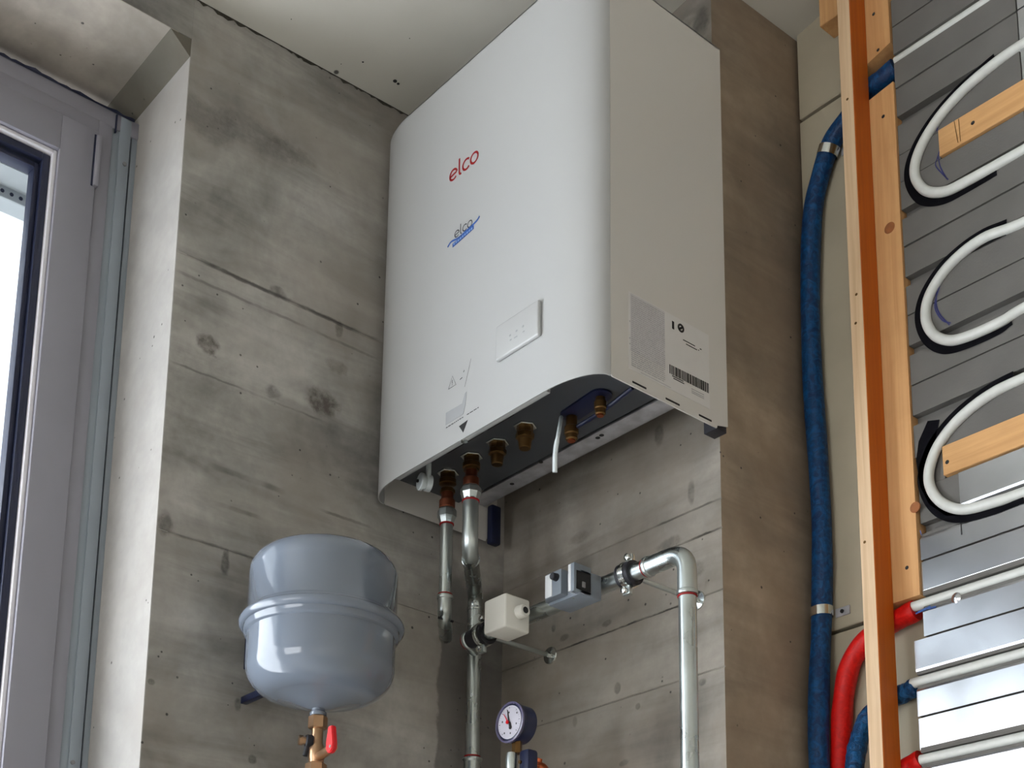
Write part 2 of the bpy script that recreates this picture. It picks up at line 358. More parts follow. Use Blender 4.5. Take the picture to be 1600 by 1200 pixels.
# wall of large pale blocks behind the battens
m = MB(); m.box(XP, 2.7, YC+.02, 2.3, FL, 2.6); wr = struct(m.build('wall_right', M['black']))
for k, (z0, z1) in enumerate(((FL, -.62), (-.612, .146), (.154, .902), (.909, 1.962), (1.970, 2.6))):
    for x0, x1 in ((XP+.007, .12), (.128, 1.4), (1.408, 2.7)):
        MB().box(x0, x1, YC, YC+.03, z0, z1, .0015, 1).build('block', M['block'], wr)
m = MB(); m.box(2.5, 2.7, -4.2, 2.3, FL, 2.9); struct(m.build('wall_side', M['plaster']))
m = MB(); m.box(-2.6, -1.7, -4.4, -4.2, FL, 2.9); m.box(1.1, 2.7, -4.4, -4.2, FL, 2.9); m.box(-1.7, 1.1, -4.4, -4.2, FL, -1.0); m.box(-1.7, 1.1, -4.4, -4.2, 1.3, 2.9)
struct(m.build('wall_front', M['plaster']))

cpits = MB()
for (qx, qy, rr) in ((617, 127, .0045), (622, 131, .003), (567, 97, .002), (533, 100, .001), (640, 60, .001), (455, 30, .001)):
    d = FW*FPX + RT*(qx-PX) - UP*(qy-PY)
    tt = (2.151+.142*1.477-.03*1.734)/(d.z-.142*d.x-.03*d.y); p_ = d*tt
    cpits.lathe(p_-Vector((0, 0, .0006)), (0, 0, 1), [(rr*.7, 0), (rr, .0004), (rr, .003)], 9)
stuff(cpits.build('ceiling_pits', M['black'], bpy.data.objects['ceiling']))
rc = random.Random(3); y_ = .60; m = MB(); L = []
while y_ < 1.70:
    L.append((XA, y_, zc(XA, y_)-.002)); y_ += rc.uniform(.004, .012)
bm = m.bm; A = [(bm.verts.new((XA+.0006, p[1], p[2]+.004)), bm.verts.new((XA+.0006, p[1], p[2]-.0005-(rc.random()**4)*.008))) for p in L]
for a, b in zip(A, A[1:]): bm.faces.new((a[0], a[1], b[1], b[0]))
m.build('rough_joint', plain('rough_dark_joint', rgb(62, 58, 50), .95, var=.5, vscale=90), wl)
# ------------------------------------------------------------------ window
XF = -2.245
wn = struct(thing('window_1', '', '', (XF-.04, -.3, -1.3))); del wn['label']; del wn['category']
def fr(name, mat, y0, y1, z1, dep0, dep1, bev=.0015, y_l=-1.75, z0=-1.3):
    """a frame member on three sides: right stile and head, y0..y1 wide"""
    wd = y1-y0; m = MB(); m.box(XF-dep1, XF-dep0, y0, y1, z0, z1, bev); m.box(XF-dep1, XF-dep0, y_l, y0+.0005, z1-wd, z1, bev)
    m.box(XF-dep1, XF-dep0, y_l, y_l+wd, z0, z1-wd+.0005, bev); m.box(XF-dep1, XF-dep0, y_l+wd-.0005, y0+.0005, z0, z0+wd, bev)
    return m.build(name, mat, wn, 30)
MB().box(XF-.07, XF-.002, .9385, .9600, -1.3, 1.9, .001).build('outer_frame', M['frameb'], wn)
MB().box(XF-.07, XF-.003, -1.75, .9755, 1.868, 1.903, .002).build('frame_head', M['frame'], wn)
MB().box(XF-.07, XF-.010, .9595, .9660, -1.3, 1.9).build('side_gap', M['gasket'], wn)
MB().box(XF-.07, XF-.006, .9640, .9755, -1.3, 1.9, .001).build('edge_strip', M['frameb'], wn)
MB().box(XF-.07, XF-.005, .9235, .9390, -1.3, 1.9, .001).build('frame_step', M['frameb'], wn)
rg = random.Random(5); m = MB(); y_ = -1.7; L = []
while y_ < .965: L.append(y_); y_ += rg.uniform(.006, .02)
A = [(m.bm.verts.new((XF-.0015, y, 1.900)), m.bm.verts.new((XF-.0015, y, 1.904+rg.random()**2*.007))) for y in L]
for a, b in zip(A, A[1:]): m.bm.faces.new((a[0], b[0], b[1], a[1]))
m.build('gap_shade', M['gasket'], wn)  # jagged dark strip, painted shade of the gap over the head
fr('frame_face', M['frame'], .8960, .9235, 1.869, .001, .07)
fr('sash', M['frame'], .8235, .8955, 1.838, -.006, .06, .002)
fr('glazing_bead', M['bead'], .8155, .8235, 1.766, .003, .05, .002)
fr('gasket', M['gasket'], .8010, .8155, 1.757, .012, .05, .002)
fr('spacer', M['gasket'], .7905, .8010, 1.738, .022, .05, .001)
MB().box(XF-.03, XF-.026, -1.7, .80, -1.28, 1.735).build('pane', M['glass'], wn)
h = MB(); p0, p1 = at(150, 215, 0, XF), at(146, 295, 0, XF); h.box(XF, XF+.012, p0.y-.002, p0.y+.008, p1.z, p0.z, .002).build('hinge_cover', M['frame'], wn)
MB().box(XF-.001, XF+.0075, p0.y-.0052, p0.y-.0018, p1.z, p0.z).build('hinge_slot', M['gasket'], wn)
q0, q1 = at(183, 182, 0, XF), at(179, 205, 0, XF); MB().box(XF-.01, XF+.0005, q0.y-.0012, q0.y+.0012, q1.z, q0.z+.004).build('corner_slit', M['gasket'], wn)
for q in ((195, 256), (114, 1191)):
    c_ = at(q[0], q[1], 0, XF); MB().cyl((XF-.003, c_.y, c_.z), (XF+.0005, c_.y, c_.z), .004, seg=14).build('screw', M['greysteel'], wn)
bb = struct(MB().box(-2.50, -2.36, -1.75, .93, 1.775, 1.96, .003).build('trim_1', M['blind']))
bl = MB().box(-2.43, -2.42, -1.75, .90, 1.752, 1.785, .002).build('guide_rail', M['blind'], bb)
m = MB()
for k in range(60): m.cyl((-2.4195, .86-.018*k, 1.764), (-2.4185, .86-.018*k, 1.764), .004, seg=8)
o = m.build('perforation', M['gasket'], bb); o['kind'] = 'stuff'

# ------------------------------------------------------------------ boiler
X0, X1, Y0, Y1, Z0, Z1 = -2.035, -1.43, 1.377, 1.70, 1.187, 1.941
bo = thing('wall_boiler', 'large white wall-hung boiler with rounded front corners high on the concrete wall', 'boiler', ((X0+X1)/2, Y1, Z0))
def outline(off=0, n=12, a=.105, b=.046):
    pts = [(X0+off, Y0+b)]
    for k in range(1, n+1):
        t_ = k/n*math.pi/2; pts.append((X0+a-(a-off)*math.cos(t_), Y0+b-(b-off)*math.sin(t_)))
    for k in range(n+1):
        t_ = k/n*math.pi/2; pts.append((X1-a+(a-off)*math.sin(t_), Y0+b-(b-off)*math.cos(t_)))
    return pts
oo = outline(); ii = outline(.002)
m = MB(); bm = m.bm; cols = []
for (px_, py_), (qx, qy) in zip(oo, ii):
    cols.append([bm.verts.new((px_, py_, Z0)), bm.verts.new((px_, py_, Z1)), bm.verts.new((qx, qy, Z1)), bm.verts.new((qx, qy, Z0))])
for a, b in zip(cols, cols[1:]):
    for k in range(4): bm.faces.new((a[k], b[k], b[(k+1) % 4], a[(k+1) % 4]))
bm.faces.new(cols[0]); bm.faces.new(cols[-1][::-1])
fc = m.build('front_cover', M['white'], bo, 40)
m = MB(); m.prism(oo, 2, Z1-.002, Z1+.0002); m.box(X0, X1, Y0+.044, Y1, Z1-.002, Z1+.0002); m.build('top_panel', M['white'], bo)
for xx, s in ((X0, 1), (X1, -1)):
    m = MB(); m.prism([(Y0+.0465, Z0+.003), (Y0+.05, Z0), (1.672, Z0), (1.674, Z0+.006), (Y1, Z0+.012), (Y1, Z1), (Y0+.0465, Z1)], 0, xx, xx+s*.002)
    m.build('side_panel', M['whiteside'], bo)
m = MB(); m.prism([(p[0], p[1]) for p in outline(.004)]+[(X1-.004, 1.598), (X0+.004, 1.598)], 2, 1.245, 1.249)
bp = m.build('bottom_plate', M['shadedsteel'], bo)
MB().box(X0+.004, X1-.004, 1.598, 1.60, 1.245, 1.32).build('rear_skirt', M['shadedsteel'], bo)
MB().box(X0+.004, X1-.004, 1.60, 1.70, 1.318, 1.32).build('inner_shelf', M['shadedsteel'], bo)
m = MB(); m.box(-1.937, -1.532, Y0+.0005, Y0+.011, Z0, Z0+.0025, .0008); m.box(-1.937, -1.532, Y0+.0095, Y0+.011, Z0, Z0+.010); m.build('lower_lip', M['white'], bo)
MB().cyl((-1.744, Y0+.006, Z0-.002), (-1.744, Y0+.006, Z0+.003), .006, seg=14).build('lip_screw', M['chrome'], bo)
for xa, xb in ((-1.885, -1.78), (-1.77, -1.70)): MB().box(xa, xb, 1.452, 1.457, 1.2435, 1.2452).build('slot', M['black'], bo)
for (qa, qb) in (((988, 596), (1010, 608)), ((1040, 622), (1062, 634)), ((1092, 650), (1112, 660))):
    a, b = at(*qa, 0, X1), at(*qb, 0, X1); MB().box(X1-.001, X1+.0006, a.y, b.y, Z0+.006, Z0+.0095, .0005, 1).build('slot', M['black'], bo)
MB().box(X1-.03, X1-.003, 1.673, 1.70, Z0+.001, Z1-.01, .001).build('rear_channel', M['dark'], bo)
MB().box(X0+.004, X1-.004, 1.625, 1.665, 1.258, 1.262, .001).box(X0+.004, X1-.004, 1.663, 1.665, 1.258, 1.30).build('rear_rail', M['rail'], bo)
for px_ in ((800, 756), (845, 722), (934, 684), (940, 680)):
    c_ = at(*px_, 2, 1.258); MB().cyl((c_.x, c_.y, 1.2575), (c_.x, c_.y, 1.2582), .0045, seg=12).build('hole', M['black'], bo)
a, b = at(760, 790, 1, 1.66), at(781, 848, 1, 1.66)
MB().box(-2.0325, -2.0165, 1.674, 1.698, 1.180, 1.262, .003).build('wall_bracket', M['navy'], bo)
# display cover on the front
a, b = at(781, 513, 1, Y0), at(843, 528, 1, Y0)
dc = MB().box(-1.649, -1.541, Y0-.008, Y0+.001, 1.288, 1.353, .004, 3).build('display_cover', M['white'], bo)
m = MB()
for q, hh in (((797, 524), .0015), ((798, 531), .001), ((807, 517), .0015), ((807, 526), .0012), ((817, 510), .0018), ((818, 518), .001)):
    c_ = at(*q, 1, Y0-.008); m.box(c_.x-.002-(q == (807, 526))*.004, c_.x+.002, Y0-.0084, Y0-.0081, c_.z-hh, c_.z+hh)
stuff(m.build('display_marks', M['greyink'], dc))
# lettering strokes on the front, x to the right, z up
def glyphs(word, x, z, s, wd, mb, yy):
    def arc(cx, cz, r, a0, a1, n=20): return [(cx+r*math.cos(math.radians(a0+(a1-a0)*k/n)), cz+r*math.sin(math.radians(a0+(a1-a0)*k/n))) for k in range(n+1)]
    for ch in word:
        if ch == 'e': st = [arc(.5, .5, .5, 8, 320), [(.02, .42), (.98, .58)]]; adv = 1.2
        elif ch == 'l': st = [[(.12, 1.65), (.12, .3), (.17, .1), (.3, .0), (.42, .02)]]; adv = .62
        elif ch == 'c': st = [arc(.5, .5, .5, 42, 318)]; adv = 1.08
        else: st = [arc(.5, .5, .5, 0, 360)]; adv = 1.2
        for L in st: mb.ribbon([(x+u*s, yy, z+v*s) for u, v in L], wd, (0, -1, 0))
        x += adv*s
m = MB(); glyphs('elco', -1.7945, 1.7165, .0205, .0042, m, Y0); m.build('red_lettering', M['red'], bo, fix=False)
m = MB(); glyphs('elco', -1.776, 1.592, .0125, .002, m, Y0); bl_ = m.build('blue_lettering', M['black'], bo, fix=False)
m = MB(); m.ribbon(cat([(-1.796, Y0, 1.5845), (-1.785, Y0, 1.590), (-1.765, Y0, 1.587), (-1.735, Y0, 1.590), (-1.715, Y0, 1.5935), (-1.706, Y0, 1.5985)]), .004, (0, -1, 0), .0006)
m.ribbon([(-1.782, Y0, 1.580), (-1.722, Y0, 1.586)], .008, (0, -1, 0), .0003); m.build('blue_wave', M['blueink'], bo, fix=False)
m = MB()
for k in range(9): m.box(-1.779+.0062*k, -1.775+.0062*k, Y0-.0009, Y0-.0007, 1.579+.0005*k, 1.583+.0005*k)
stuff(m.build('small_print', M['lblueink'], bo))
m = MB(); m.prism([(-1.789, 1.232), (-1.740, 1.233), (-1.7345, 1.25), (-1.7325, 1.272), (-1.737, 1.2705), (-1.744, 1.2545), (-1.789, 1.2555)], 1, Y0-.0006, Y0-.0002); m.build('grey_panel_print', M['greyink'], bo)
m = MB(); m.prism([(-1.751, 1.2145), (-1.728, 1.2165), (-1.7395, 1.1985)], 1, Y0-.0008, Y0-.0002); m.build('black_triangle_print', M['black'], bo)
m = MB(); m.ribbon([(-1.7835, Y0, 1.2985), (-1.773, Y0, 1.3195), (-1.7625, Y0, 1.2985), (-1.7835, Y0, 1.2985)], .0011, (0, -1, 0)); m.ribbon([(-1.773, Y0, 1.312), (-1.773, Y0, 1.305)], .0014, (0, -1, 0)); m.ribbon([(-1.773, Y0, 1.3035), (-1.773, Y0, 1.302)], .0014, (0, -1, 0))
m.ribbon([(-1.752, Y0, 1.303), (-1.745, Y0, 1.3045)], .0016, (0, -1, 0)); m.ribbon([(-1.742, Y0, 1.313), (-1.740, Y0, 1.316)], .0018, (0, -1, 0)); m.ribbon([(-1.738, Y0, 1.283), (-1.722, Y0, 1.33)], .0007, (0, -1, 0))
x = -1.788
while x < -1.70:
    L = random.uniform(.003, .009)
    if random.random() < .85: m.ribbon([(x, Y0, 1.2265+(x+1.788)*.02), (x+L, Y0, 1.2265+(x+1.788)*.02)], .0016, (0, -1, 0))
    x += L+.0015
stuff(m.build('warning_print', M['black'], bo, fix=False))
# printed label on the right side panel
XS = X1+.0004
lb = MB().box(X1, XS, 1.463, 1.655, 1.215, 1.352, 0).build('side_label', M['sticker'], bo)
m = MB(); z = 1.346; k = 0
m.box(XS, XS+.0003, 1.467, 1.547, 1.248, 1.350)
m.build('grey_text_field', plain('label_grey_field', rgb(194, 192, 194), .6, var=.05, vscale=60), lb)
m = MB(); m2 = MB()
while z > 1.222:
    y = 1.4685
    while y < 1.545:
        L = random.uniform(.003, .014)
        (m2 if random.random() < .04 else m).box(XS+.0003, XS+.0005, y, min(y+L, 1.546), z-.0011, z)
        y += L+.0016
    z -= .0036
stuff(m.build('label_text', M['textink'], lb)); stuff(m2.build('label_bold_text', M['greyink'], lb))
m = MB(); m.box(XS, XS+.0004, 1.5645, 1.5695, 1.327, 1.341)
for zz, ya, yb in ((1.318, 1.591, 1.62), (1.313, 1.598, 1.625), (1.2415, 1.563, 1.59), (1.238, 1.566, 1.592), (1.318, 1.632, 1.636), (1.314, 1.628, 1.630)): m.box(XS, XS+.0004, ya, yb, zz-.0014, zz)
m.ring((XS, 1.586, 1.3365), (XS+.0004, 1.586, 1.3365), .0078, .0042, 24); m.ribbon([(XS, 1.580, 1.332), (XS, 1.592, 1.341)], .004, (1, 0, 0))
y = 1.557
while y < 1.651:
    L = random.choice((.0012, .0018, .0034)); m.box(XS, XS+.0004, y, y+L, 1.243, 1.259+(y-1.557)*.02); y += L+random.choice((.001, .0014, .002))
stuff(m.build('barcode_print', M['black'], lb))
m = MB()
for zz in (1.236, 1.232, 1.229): m.box(XS, XS+.0004, 1.61, 1.64, zz-.0012, zz)
for zz in (1.30, 1.27, 1.26): m.box(XS, XS+.0004, 1.4645, 1.4665, zz-.002, zz)
m.box(XS, XS+.0003, 1.49, 1.56, 1.2175, 1.2182)
stuff(m.build('small_label_text', M['textink'], lb))
# connections under the bottom plate
ZP = 1.245
CON = [(-1.945, 1.505), (-1.865, 1.497), (-1.794, 1.499), (-1.717, 1.497)]
for i, (x, y) in enumerate(CON):
    m = MB(); m.lathe((x, y, ZP-.004), (0, 0, 1), [(.019, 0), (.021, .001), (.021, .004)], 6); m.build('lock_nut', M['chrome'], bo, 10)
    m = MB(); m.lathe((x, y, ZP-.026), (0, 0, 1), [(.013, 0), (.0165, .002), (.0165, .010), (.0145, .012), (.0145, .022)], 8 if i > 1 else 24); m.build('connector', M['brassd'], bo)
    if i > 1: MB().cyl((x, y, ZP-.044), (x, y, ZP-.026), .0105, .0125, 20, .001).build('end_cap', M['brassd'], bo)
    else:
        c0 = ZP-.026-(.012 if i == 0 else .0)
        m = MB(); m.lathe((x, y, c0-.036), (0, 0, 1), [(.0135, 0), (.0150, .002), (.0150, .016), (.0125, .019), (.0115, .022), (.0115, .036)], 24); m.build('union_fitting', M['copperd'], bo)
        m = MB(); m.lathe((x, y, c0-.004), (0, 0, 1), [(.0145, 0), (.0145, .006), (.013, .008)], 8); m.build('fitting_nut', M['brassd'], bo, 20)
for (q, rr) in (((893, 660), .0125), ((938, 630), .0105)):
    c_ = at(q[0], q[1], 2, 1.232)
    m = MB(); m.lathe((c_.x, c_.y, 1.198 if rr > .012 else 1.21), (0, 0, 1), [(rr*.7, 0), (rr*.85, .002), (rr*.85, .010), (rr, .012), (rr, .024), (rr*.8, .026), (rr*.8, .045)], 20); m.build('flare_fitting', M['brassd'], bo)
    MB().cyl((c_.x, c_.y, (1.198 if rr > .012 else 1.21)-.002), (c_.x, c_.y, (1.198 if rr > .012 else 1.21)+.006), rr*.55, seg=16).build('copper_core', M['copper'], bo)
a, b = at(893, 648, 2, 1.243), at(938, 618, 2, 1.243)
m = MB(); dv = (b-a).normalized(); nv = Vector((-dv.y, dv.x, 0)); pts = []
for k in range(9): t_ = math.pi/2+math.pi*k/8; pts.append(a+dv*.02*math.cos(t_)+nv*.02*math.sin(t_))
for k in range(9): t_ = -math.pi/2+math.pi*k/8; pts.append(b+dv*.02*math.cos(t_)+nv*.02*math.sin(t_))
m.prism([(p.x, p.y) for p in pts], 2, 1.2415, 1.2465); m.build('cable_grommet', M['navy'], bo)
c1, c2 = at(900, 668, 2, 1.22), at(988, 606, 2, 1.235)
MB().tube(cat([c1, (c1+c2)/2+Vector((0, 0, -.004)), c2]), .004, 10).build('blue_cable', M['navy'], bo)
p = [at(877, 652, 2, 1.238), at(873, 675, 1, 1.46), at(868, 705, 1, 1.455), at(867, 738, 1, 1.46)]
MB().tube(cat(p), lambda t_: .0035 if t_ < .5 else .0042, 8).build('cable_tie_tail', M['tie'], bo)
c_ = at(655, 752, 1, 1.435)
m = MB(); m.lathe(c_, (0.25, 1, .0), [(.0145, 0), (.0165, .0015), (.0165, .006), (.013, .007), (.013, .012), (.0155, .013), (.0155, .022)], 28); kn = m.build('round_drain_cap', M['tie'], bo)
MB().box(c_.x-.005, c_.x-.001, c_.y-.003, c_.y, c_.z-.001, c_.z+.004).build('cap_slot', M['black'], kn)
MB().cyl((c_.x+.012, c_.y+.012, c_.z), (c_.x+.012, c_.y+.012, 1.246), .005, seg=12).build('cap_neck', M['tie'], kn)

# ------------------------------------------------------------------ pipes
def pipe_part(name, pts, r, mat, par, seg=24): return MB().tube(pts, r, seg).build(name, mat, par, 50)
def collar(p, d, r, par, red=None, L=.012):
    """press-fitting bead around the pipe end at p looking along d"""
    d = Vector(d).normalized(); p = Vector(p)
    MB().lathe(p, d, [(r, 0), (r+.0028, .0015), (r+.0034, .0045), (r+.0028, .0075), (r+.0012, .009), (r+.0012, L+.006)], 28).build('press_collar', M['zinc'], par)
    if red: MB().lathe(p-d*.0025, d, [(r+.0002, 0), (r+.0015, .0005), (r+.0015, .0026)], 28).build('seal_ring', M['redd'] if red == 1 else M['black'], par)
HY, HZ, VX = 1.567, .928, -1.407
fp = thing('heating_pipe', 'long zinc-coated pipe that drops from the boiler, runs level and turns down at the right', 'pipe', (CON[0][0], CON[0][1], .9))
x, y = CON[0]; zt = 1.171
R1, R2 = .0118, .0142
pipe_part('riser_pipe', [(x, y, zt-.01), (x, y, .985)], R1, M['zinc'], fp)
MB().lathe((x, y, zt-.030), (0, 0, 1), [(R1+.001, 0), (R1+.004, .010), (.0180, .013), (.0180, .026), (.0155, .030)], 8).build('hex_adapter', M['zinc'], fp, 20)
MB().lathe((x, y, zt-.033), (0, 0, 1), [(R1+.0002, 0), (R1+.002, .001), (R1+.002, .003)], 24).build('seal_ring', M['redd'], fp)
el = bez([(x, y, .997), (x, y, .957), (x-.080, y+.066, .957)], .03)
pipe_part('lower_elbow', el, R1+.0012, M['zinc'], fp)
collar((x, y, 1.000), (0, 0, -1), R1, fp, 1)
pipe_part('hidden_elbow', bez([(-1.940, HY, HZ), (-1.952, HY, HZ), (-1.974, HY+.036, HZ)], .011), R2+.0004, M['zinc'], fp)
MB().cyl((x-.0, y+.02, .9535), (x-.002, y-.0122, .9535), .0025, seg=10).build('press_mark', M['dark'], fp)
pipe_part('level_pipe', [(-1.948, HY, HZ), (-1.485, HY, HZ)], R2, M['zinc'], fp)
pipe_part('upper_elbow', bez([(-1.492, HY, HZ), (VX, HY, HZ), (VX, HY, .855)], .052, 14), R2+.0014, M['zinc'], fp)
collar((-1.494, HY, HZ), (1, 0, 0), R2, fp, 1, .016); collar((VX, HY, .853), (0, 0, 1), R2, fp, 1, .016)
pipe_part('down_pipe', [(VX, HY, .86), (VX, HY, FL+.3)], R2, M['zinc'], fp)
collar((-1.954, HY, HZ), (1, 0, 0), R2, fp, 1, .006)
MB().cyl((-1.943, HY, HZ), (-1.9225, HY, HZ), R2+.003, seg=28, bev=.001).build('rubber_sleeve', M['dark'], fp)
# return pipe
rp = thing('return_pipe', 'zinc-coated pipe left of the white junction box, stepping back behind the level pipe', 'pipe', (-2.004, 1.625, .9))
x, y = CON[1]; LX, LY = -2.004, 1.625
MB().lathe((x, y, 1.157), (0, 0, 1), [(R2+.001, 0), (R2+.004, .010), (.0195, .013), (.0195, .022), (.016, .027)], 8).build('hex_adapter', M['zinc'], rp, 20)
MB().lathe((x, y, 1.153), (0, 0, 1), [(R2+.0002, 0), (R2+.002, .001), (R2+.002, .0035)], 24).build('seal_ring', M['redd'], rp)
pipe_part('upper_offset', bez([(x, y, 1.165), (x, y, 1.055), (LX, LY, 1.050), (LX, LY, .985)], .04, 12), R2+.0006, M['zinc'], rp)
d_ = Vector((LX-x, LY-y, 0)).normalized(); e_ = Vector((x, y, 1.057))+d_*.03
MB().lathe(e_, d_, [(R2, 0), (R2+.003, .002), (R2+.003, .006), (R2, .008)], 28).build('press_collar', M['zinc'], rp)
pipe_part('lower_pipe', [(LX, LY, .99), (LX, LY, FL+.3)], R2-.0008, M['zinc'], rp)
collar((LX, LY, at(740, 957, 1, LY).z), (0, 0, 1), R2-.001, rp, 2)
zr = at(738, 1184, 1, LY).z
MB().lathe((LX, LY, zr-.045), (0, 0, 1), [(R2+.002, 0), (R2+.002, .036), (R2+.005, .040), (R2+.005, .043), (R2, .045)], 28).build('press_coupling', M['zinc'], rp)
MB().lathe((LX, LY, zr), (0, 0, 1), [(R2-.0006, 0), (R2+.0015, .0005), (R2+.0015, .003)], 28).build('seal_ring', M['redd'], rp)
# clamps holding the level pipe to the wall
def clamp(x, label, ang, tilt=0, w_=.027):
    c = thing('pipe_clamp', label, 'pipe clamp', (x, HY, HZ-.03), 'pipe clamps on the level pipe')
    MB().ring((x-w_/2, HY, HZ), (x+w_/2, HY, HZ), R2+.0072, R2+.0004).build('rubber_lining', M['dark'], c)
    MB().ring((x-w_*.22, HY, HZ), (x+w_*.22, HY, HZ), R2+.0086, R2+.005).ring((x-w_*.06, HY, HZ), (x+w_*.06, HY, HZ), R2+.0094, R2+.005).build('steel_band', M['chrome'], c)
    for s in (1, -1):
        d = Vector((0, math.cos(ang)*s, math.sin(ang)*s)); b = Vector((x, HY, HZ))+d*(R2+.007)
        ear = MB(); n_ = Vector((0, -d.z, d.y))
        ear.box(x-.008, x+.008, b.y-.004, b.y+.004, min(b.z, b.z+d.z*.015), max(b.z, b.z+d.z*.015), .001).build('ear', M['chrome'] if s > 0 else M['zinc'], c)
        q = b+d*.009
        MB().lathe(q-Vector((0, .012, 0)), (0, 1, 0), [(.0035, 0), (.0058, .0015), (.0058, .006), (.0032, .0065), (.0032, .021)], 12).build('clamp_screw', M['chrome'], c)
    MB().cyl((x, HY+R2+.005, HZ), (x, YB, HZ), .0042, seg=14).build('threaded_rod', M['zinc'], c)
    MB().lathe((x, YB-.012, HZ), (0, 1, 0), [(.006, 0), (.006, .008), (.0165, .0095), (.0175, .012)], 28).build('wall_plate', M['chrome'], c)
    return c
clamp(-1.534, 'rubber-lined pipe clamp close to the elbow at the right end of the level pipe', math.radians(82))
clamp(-1.907, 'rubber-lined pipe clamp beneath the white junction box, in front of the return pipe', math.radians(85))
# white box
jb = thing('junction_box', 'small white plastic sensor box strapped to the level pipe', 'sensor box', (-1.78, 1.51, .882))
MB().box(-1.811, -1.753, 1.488, 1.545, .881, .943, .004, 3).build('housing', M['lightpl'], jb)
MB().cyl((-1.753, 1.519, .913), (-1.735, 1.519, .913), .0125, .0115, 24, .002).build('cable_gland', M['lightpl'], jb)
MB().cyl((-1.7355, 1.519, .913), (-1.7346, 1.519, .913), .006, seg=16).build('gland_hole', M['black'], jb)
# grey thermostat
gt = thing('strap_on_thermostat', 'grey strap-on thermostat with a black knob on the level pipe', 'thermostat', (-1.62, 1.51, .897))
MB().box(-1.658, -1.582, 1.503, 1.5515, .893, .936, .0015).build('housing', M['greypl'], gt)
m = MB(); m.prism([(-1.660, 1.498), (-1.650, 1.488), (-1.612, 1.488), (-1.612, 1.505), (-1.660, 1.505)], 2, .898, .941); m.build('front_cap', M['greypl'], gt)
MB().box(-1.650, -1.6335, 1.4868, 1.489, .8995, .9395, .0006).build('front_label', M['silverpl'], gt)
MB().cyl((-1.623, 1.489, .929), (-1.623, 1.477, .929), .0068, .006, 20, .001).build('knob', M['dark'], gt)
m = MB(); m.box(-1.5915, -1.582, 1.489, 1.528, .894, .944, .001); m.build('end_block', M['greypl'], gt)
MB().box(-1.596, -1.5895, 1.4885, 1.51, .896, .943, .0008).build('front_edge', M['silverpl'], gt)
MB().box(-1.5822, -1.5812, 1.494, 1.526, .899, .931).build('connector_opening', M['black'], gt)
MB().box(-1.5815, -1.5795, 1.506, 1.513, .904, .914, .0005).build('terminal', M['greysteel'], gt)
MB().cyl((-1.603, 1.508, .8925), (-1.603, 1.508, .8945), .0022, seg=10).build('screw', M['chrome'], gt)

# ------------------------------------------------------------------ expansion tank
TX, TY = -1.885, 1.203
et = thing('expansion_tank', 'grey round expansion tank hanging on the left concrete wall below the boiler', 'tank', (TX, TY, .70))
ZR = .845; RB = .1235
up = [(RB+.008, ZR+.004), (RB+.005, ZR+.010), (RB, ZR+.014), (RB, ZR+.084)]
for k in range(1, 13):
    t_ = k/12*math.pi/2; up.append((RB-.038*(1-math.cos(t_)), ZR+.084+.038*math.sin(t_)))
up += [(RB-.065, ZR+.1295), (RB-.105, ZR+.136), (.001, ZR+.138)]
MB().lathe((TX, TY, 0), (0, 0, 1), up, 72).build('upper_shell', M['tank'], et, 60)
dn = [(RB+.006, ZR-.010), (RB+.0045, ZR-.0125), (RB+.0045, ZR-.021), (RB+.0025, ZR-.0225), (RB-.001, ZR-.0245), (RB-.001, ZR-.074)]
for k in range(1, 15):
    t_ = k/14*math.pi/2; dn.append((RB-.001-.055*(1-math.cos(t_)), ZR-.074-.052*math.sin(t_)))
dn += [(RB-.085, ZR-.136), (RB-.105, ZR-.143), (.001, ZR-.146)]
MB().lathe((TX, TY, 0), (0, 0, 1), dn[::-1], 72).build('lower_shell', M['tank'], et, 60)
rim = [(RB-.002, ZR-.012), (RB+.006, ZR-.0115)]
for k in range(9):
    t_ = -math.pi/2+k/8*math.pi; rim.append((RB+.006+.0075*math.cos(t_), ZR-.0035+.0085*math.sin(t_)))
rim += [(RB+.003, ZR+.0065), (RB-.002, ZR+.0075)]
MB().lathe((TX, TY, 0), (0, 0, 1), rim, 72).build('clamp_rim', M['tank'], et, 60)
MB().lathe((TX, TY, .688), (0, 0, 1), [(.0115, 0), (.014, .001), (.014, .006), (.011, .010), (.011, .025)], 24).build('port', M['tank'], et)
MB().box(XA+.0005, TX-.115, TY-.045, TY+.045, ZR-.004, ZR+.002, .001).box(XA+.0005, XA+.004, TY-.05, TY+.05, .80, .865, .001).box(XA+.0005, -1.985, TY-.052, TY-.040, .738, .750, .001).build('wall_bracket', M['navy'], et)
# valve under it
tv = thing('tank_valve', 'brass cap valve with red lever beneath the grey tank', 'valve', (TX, TY, .55))
def hexn(z0, z1, r, par, name='hex_nut'): MB().lathe((TX, TY, z0), (0, 0, 1), [(r*.9, 0), (r, .0015), (r, z1-z0-.0015), (r*.9, z1-z0)], 6).build(name, M['brass'], par, 15)
hexn(.667, .6885, .0158, tv)
MB().lathe((TX, TY, .594), (0, 0, 1), [(.013, 0), (.0125, .02), (.0135, .024), (.0135, .040), (.0095, .048), (.0095, .076)], 24).build('valve_body', M['brass'], tv)
hexn(.569, .609, .0175, tv); MB().cyl((TX, TY, .30), (TX, TY, .576), .009, seg=20).build('tail_pipe', M['brass'], tv)
rvx = at(520, 1150, 1, TY-.018)
lv = MB(); pts = [(-.0060, .026), (.0050, .026), (.0105, -.004), (.0098, -.012), (.003, -.0185), (-.006, -.0175), (-.0105, -.010), (-.0095, 0)]
hx, hz = rvx.x, rvx.z-.010
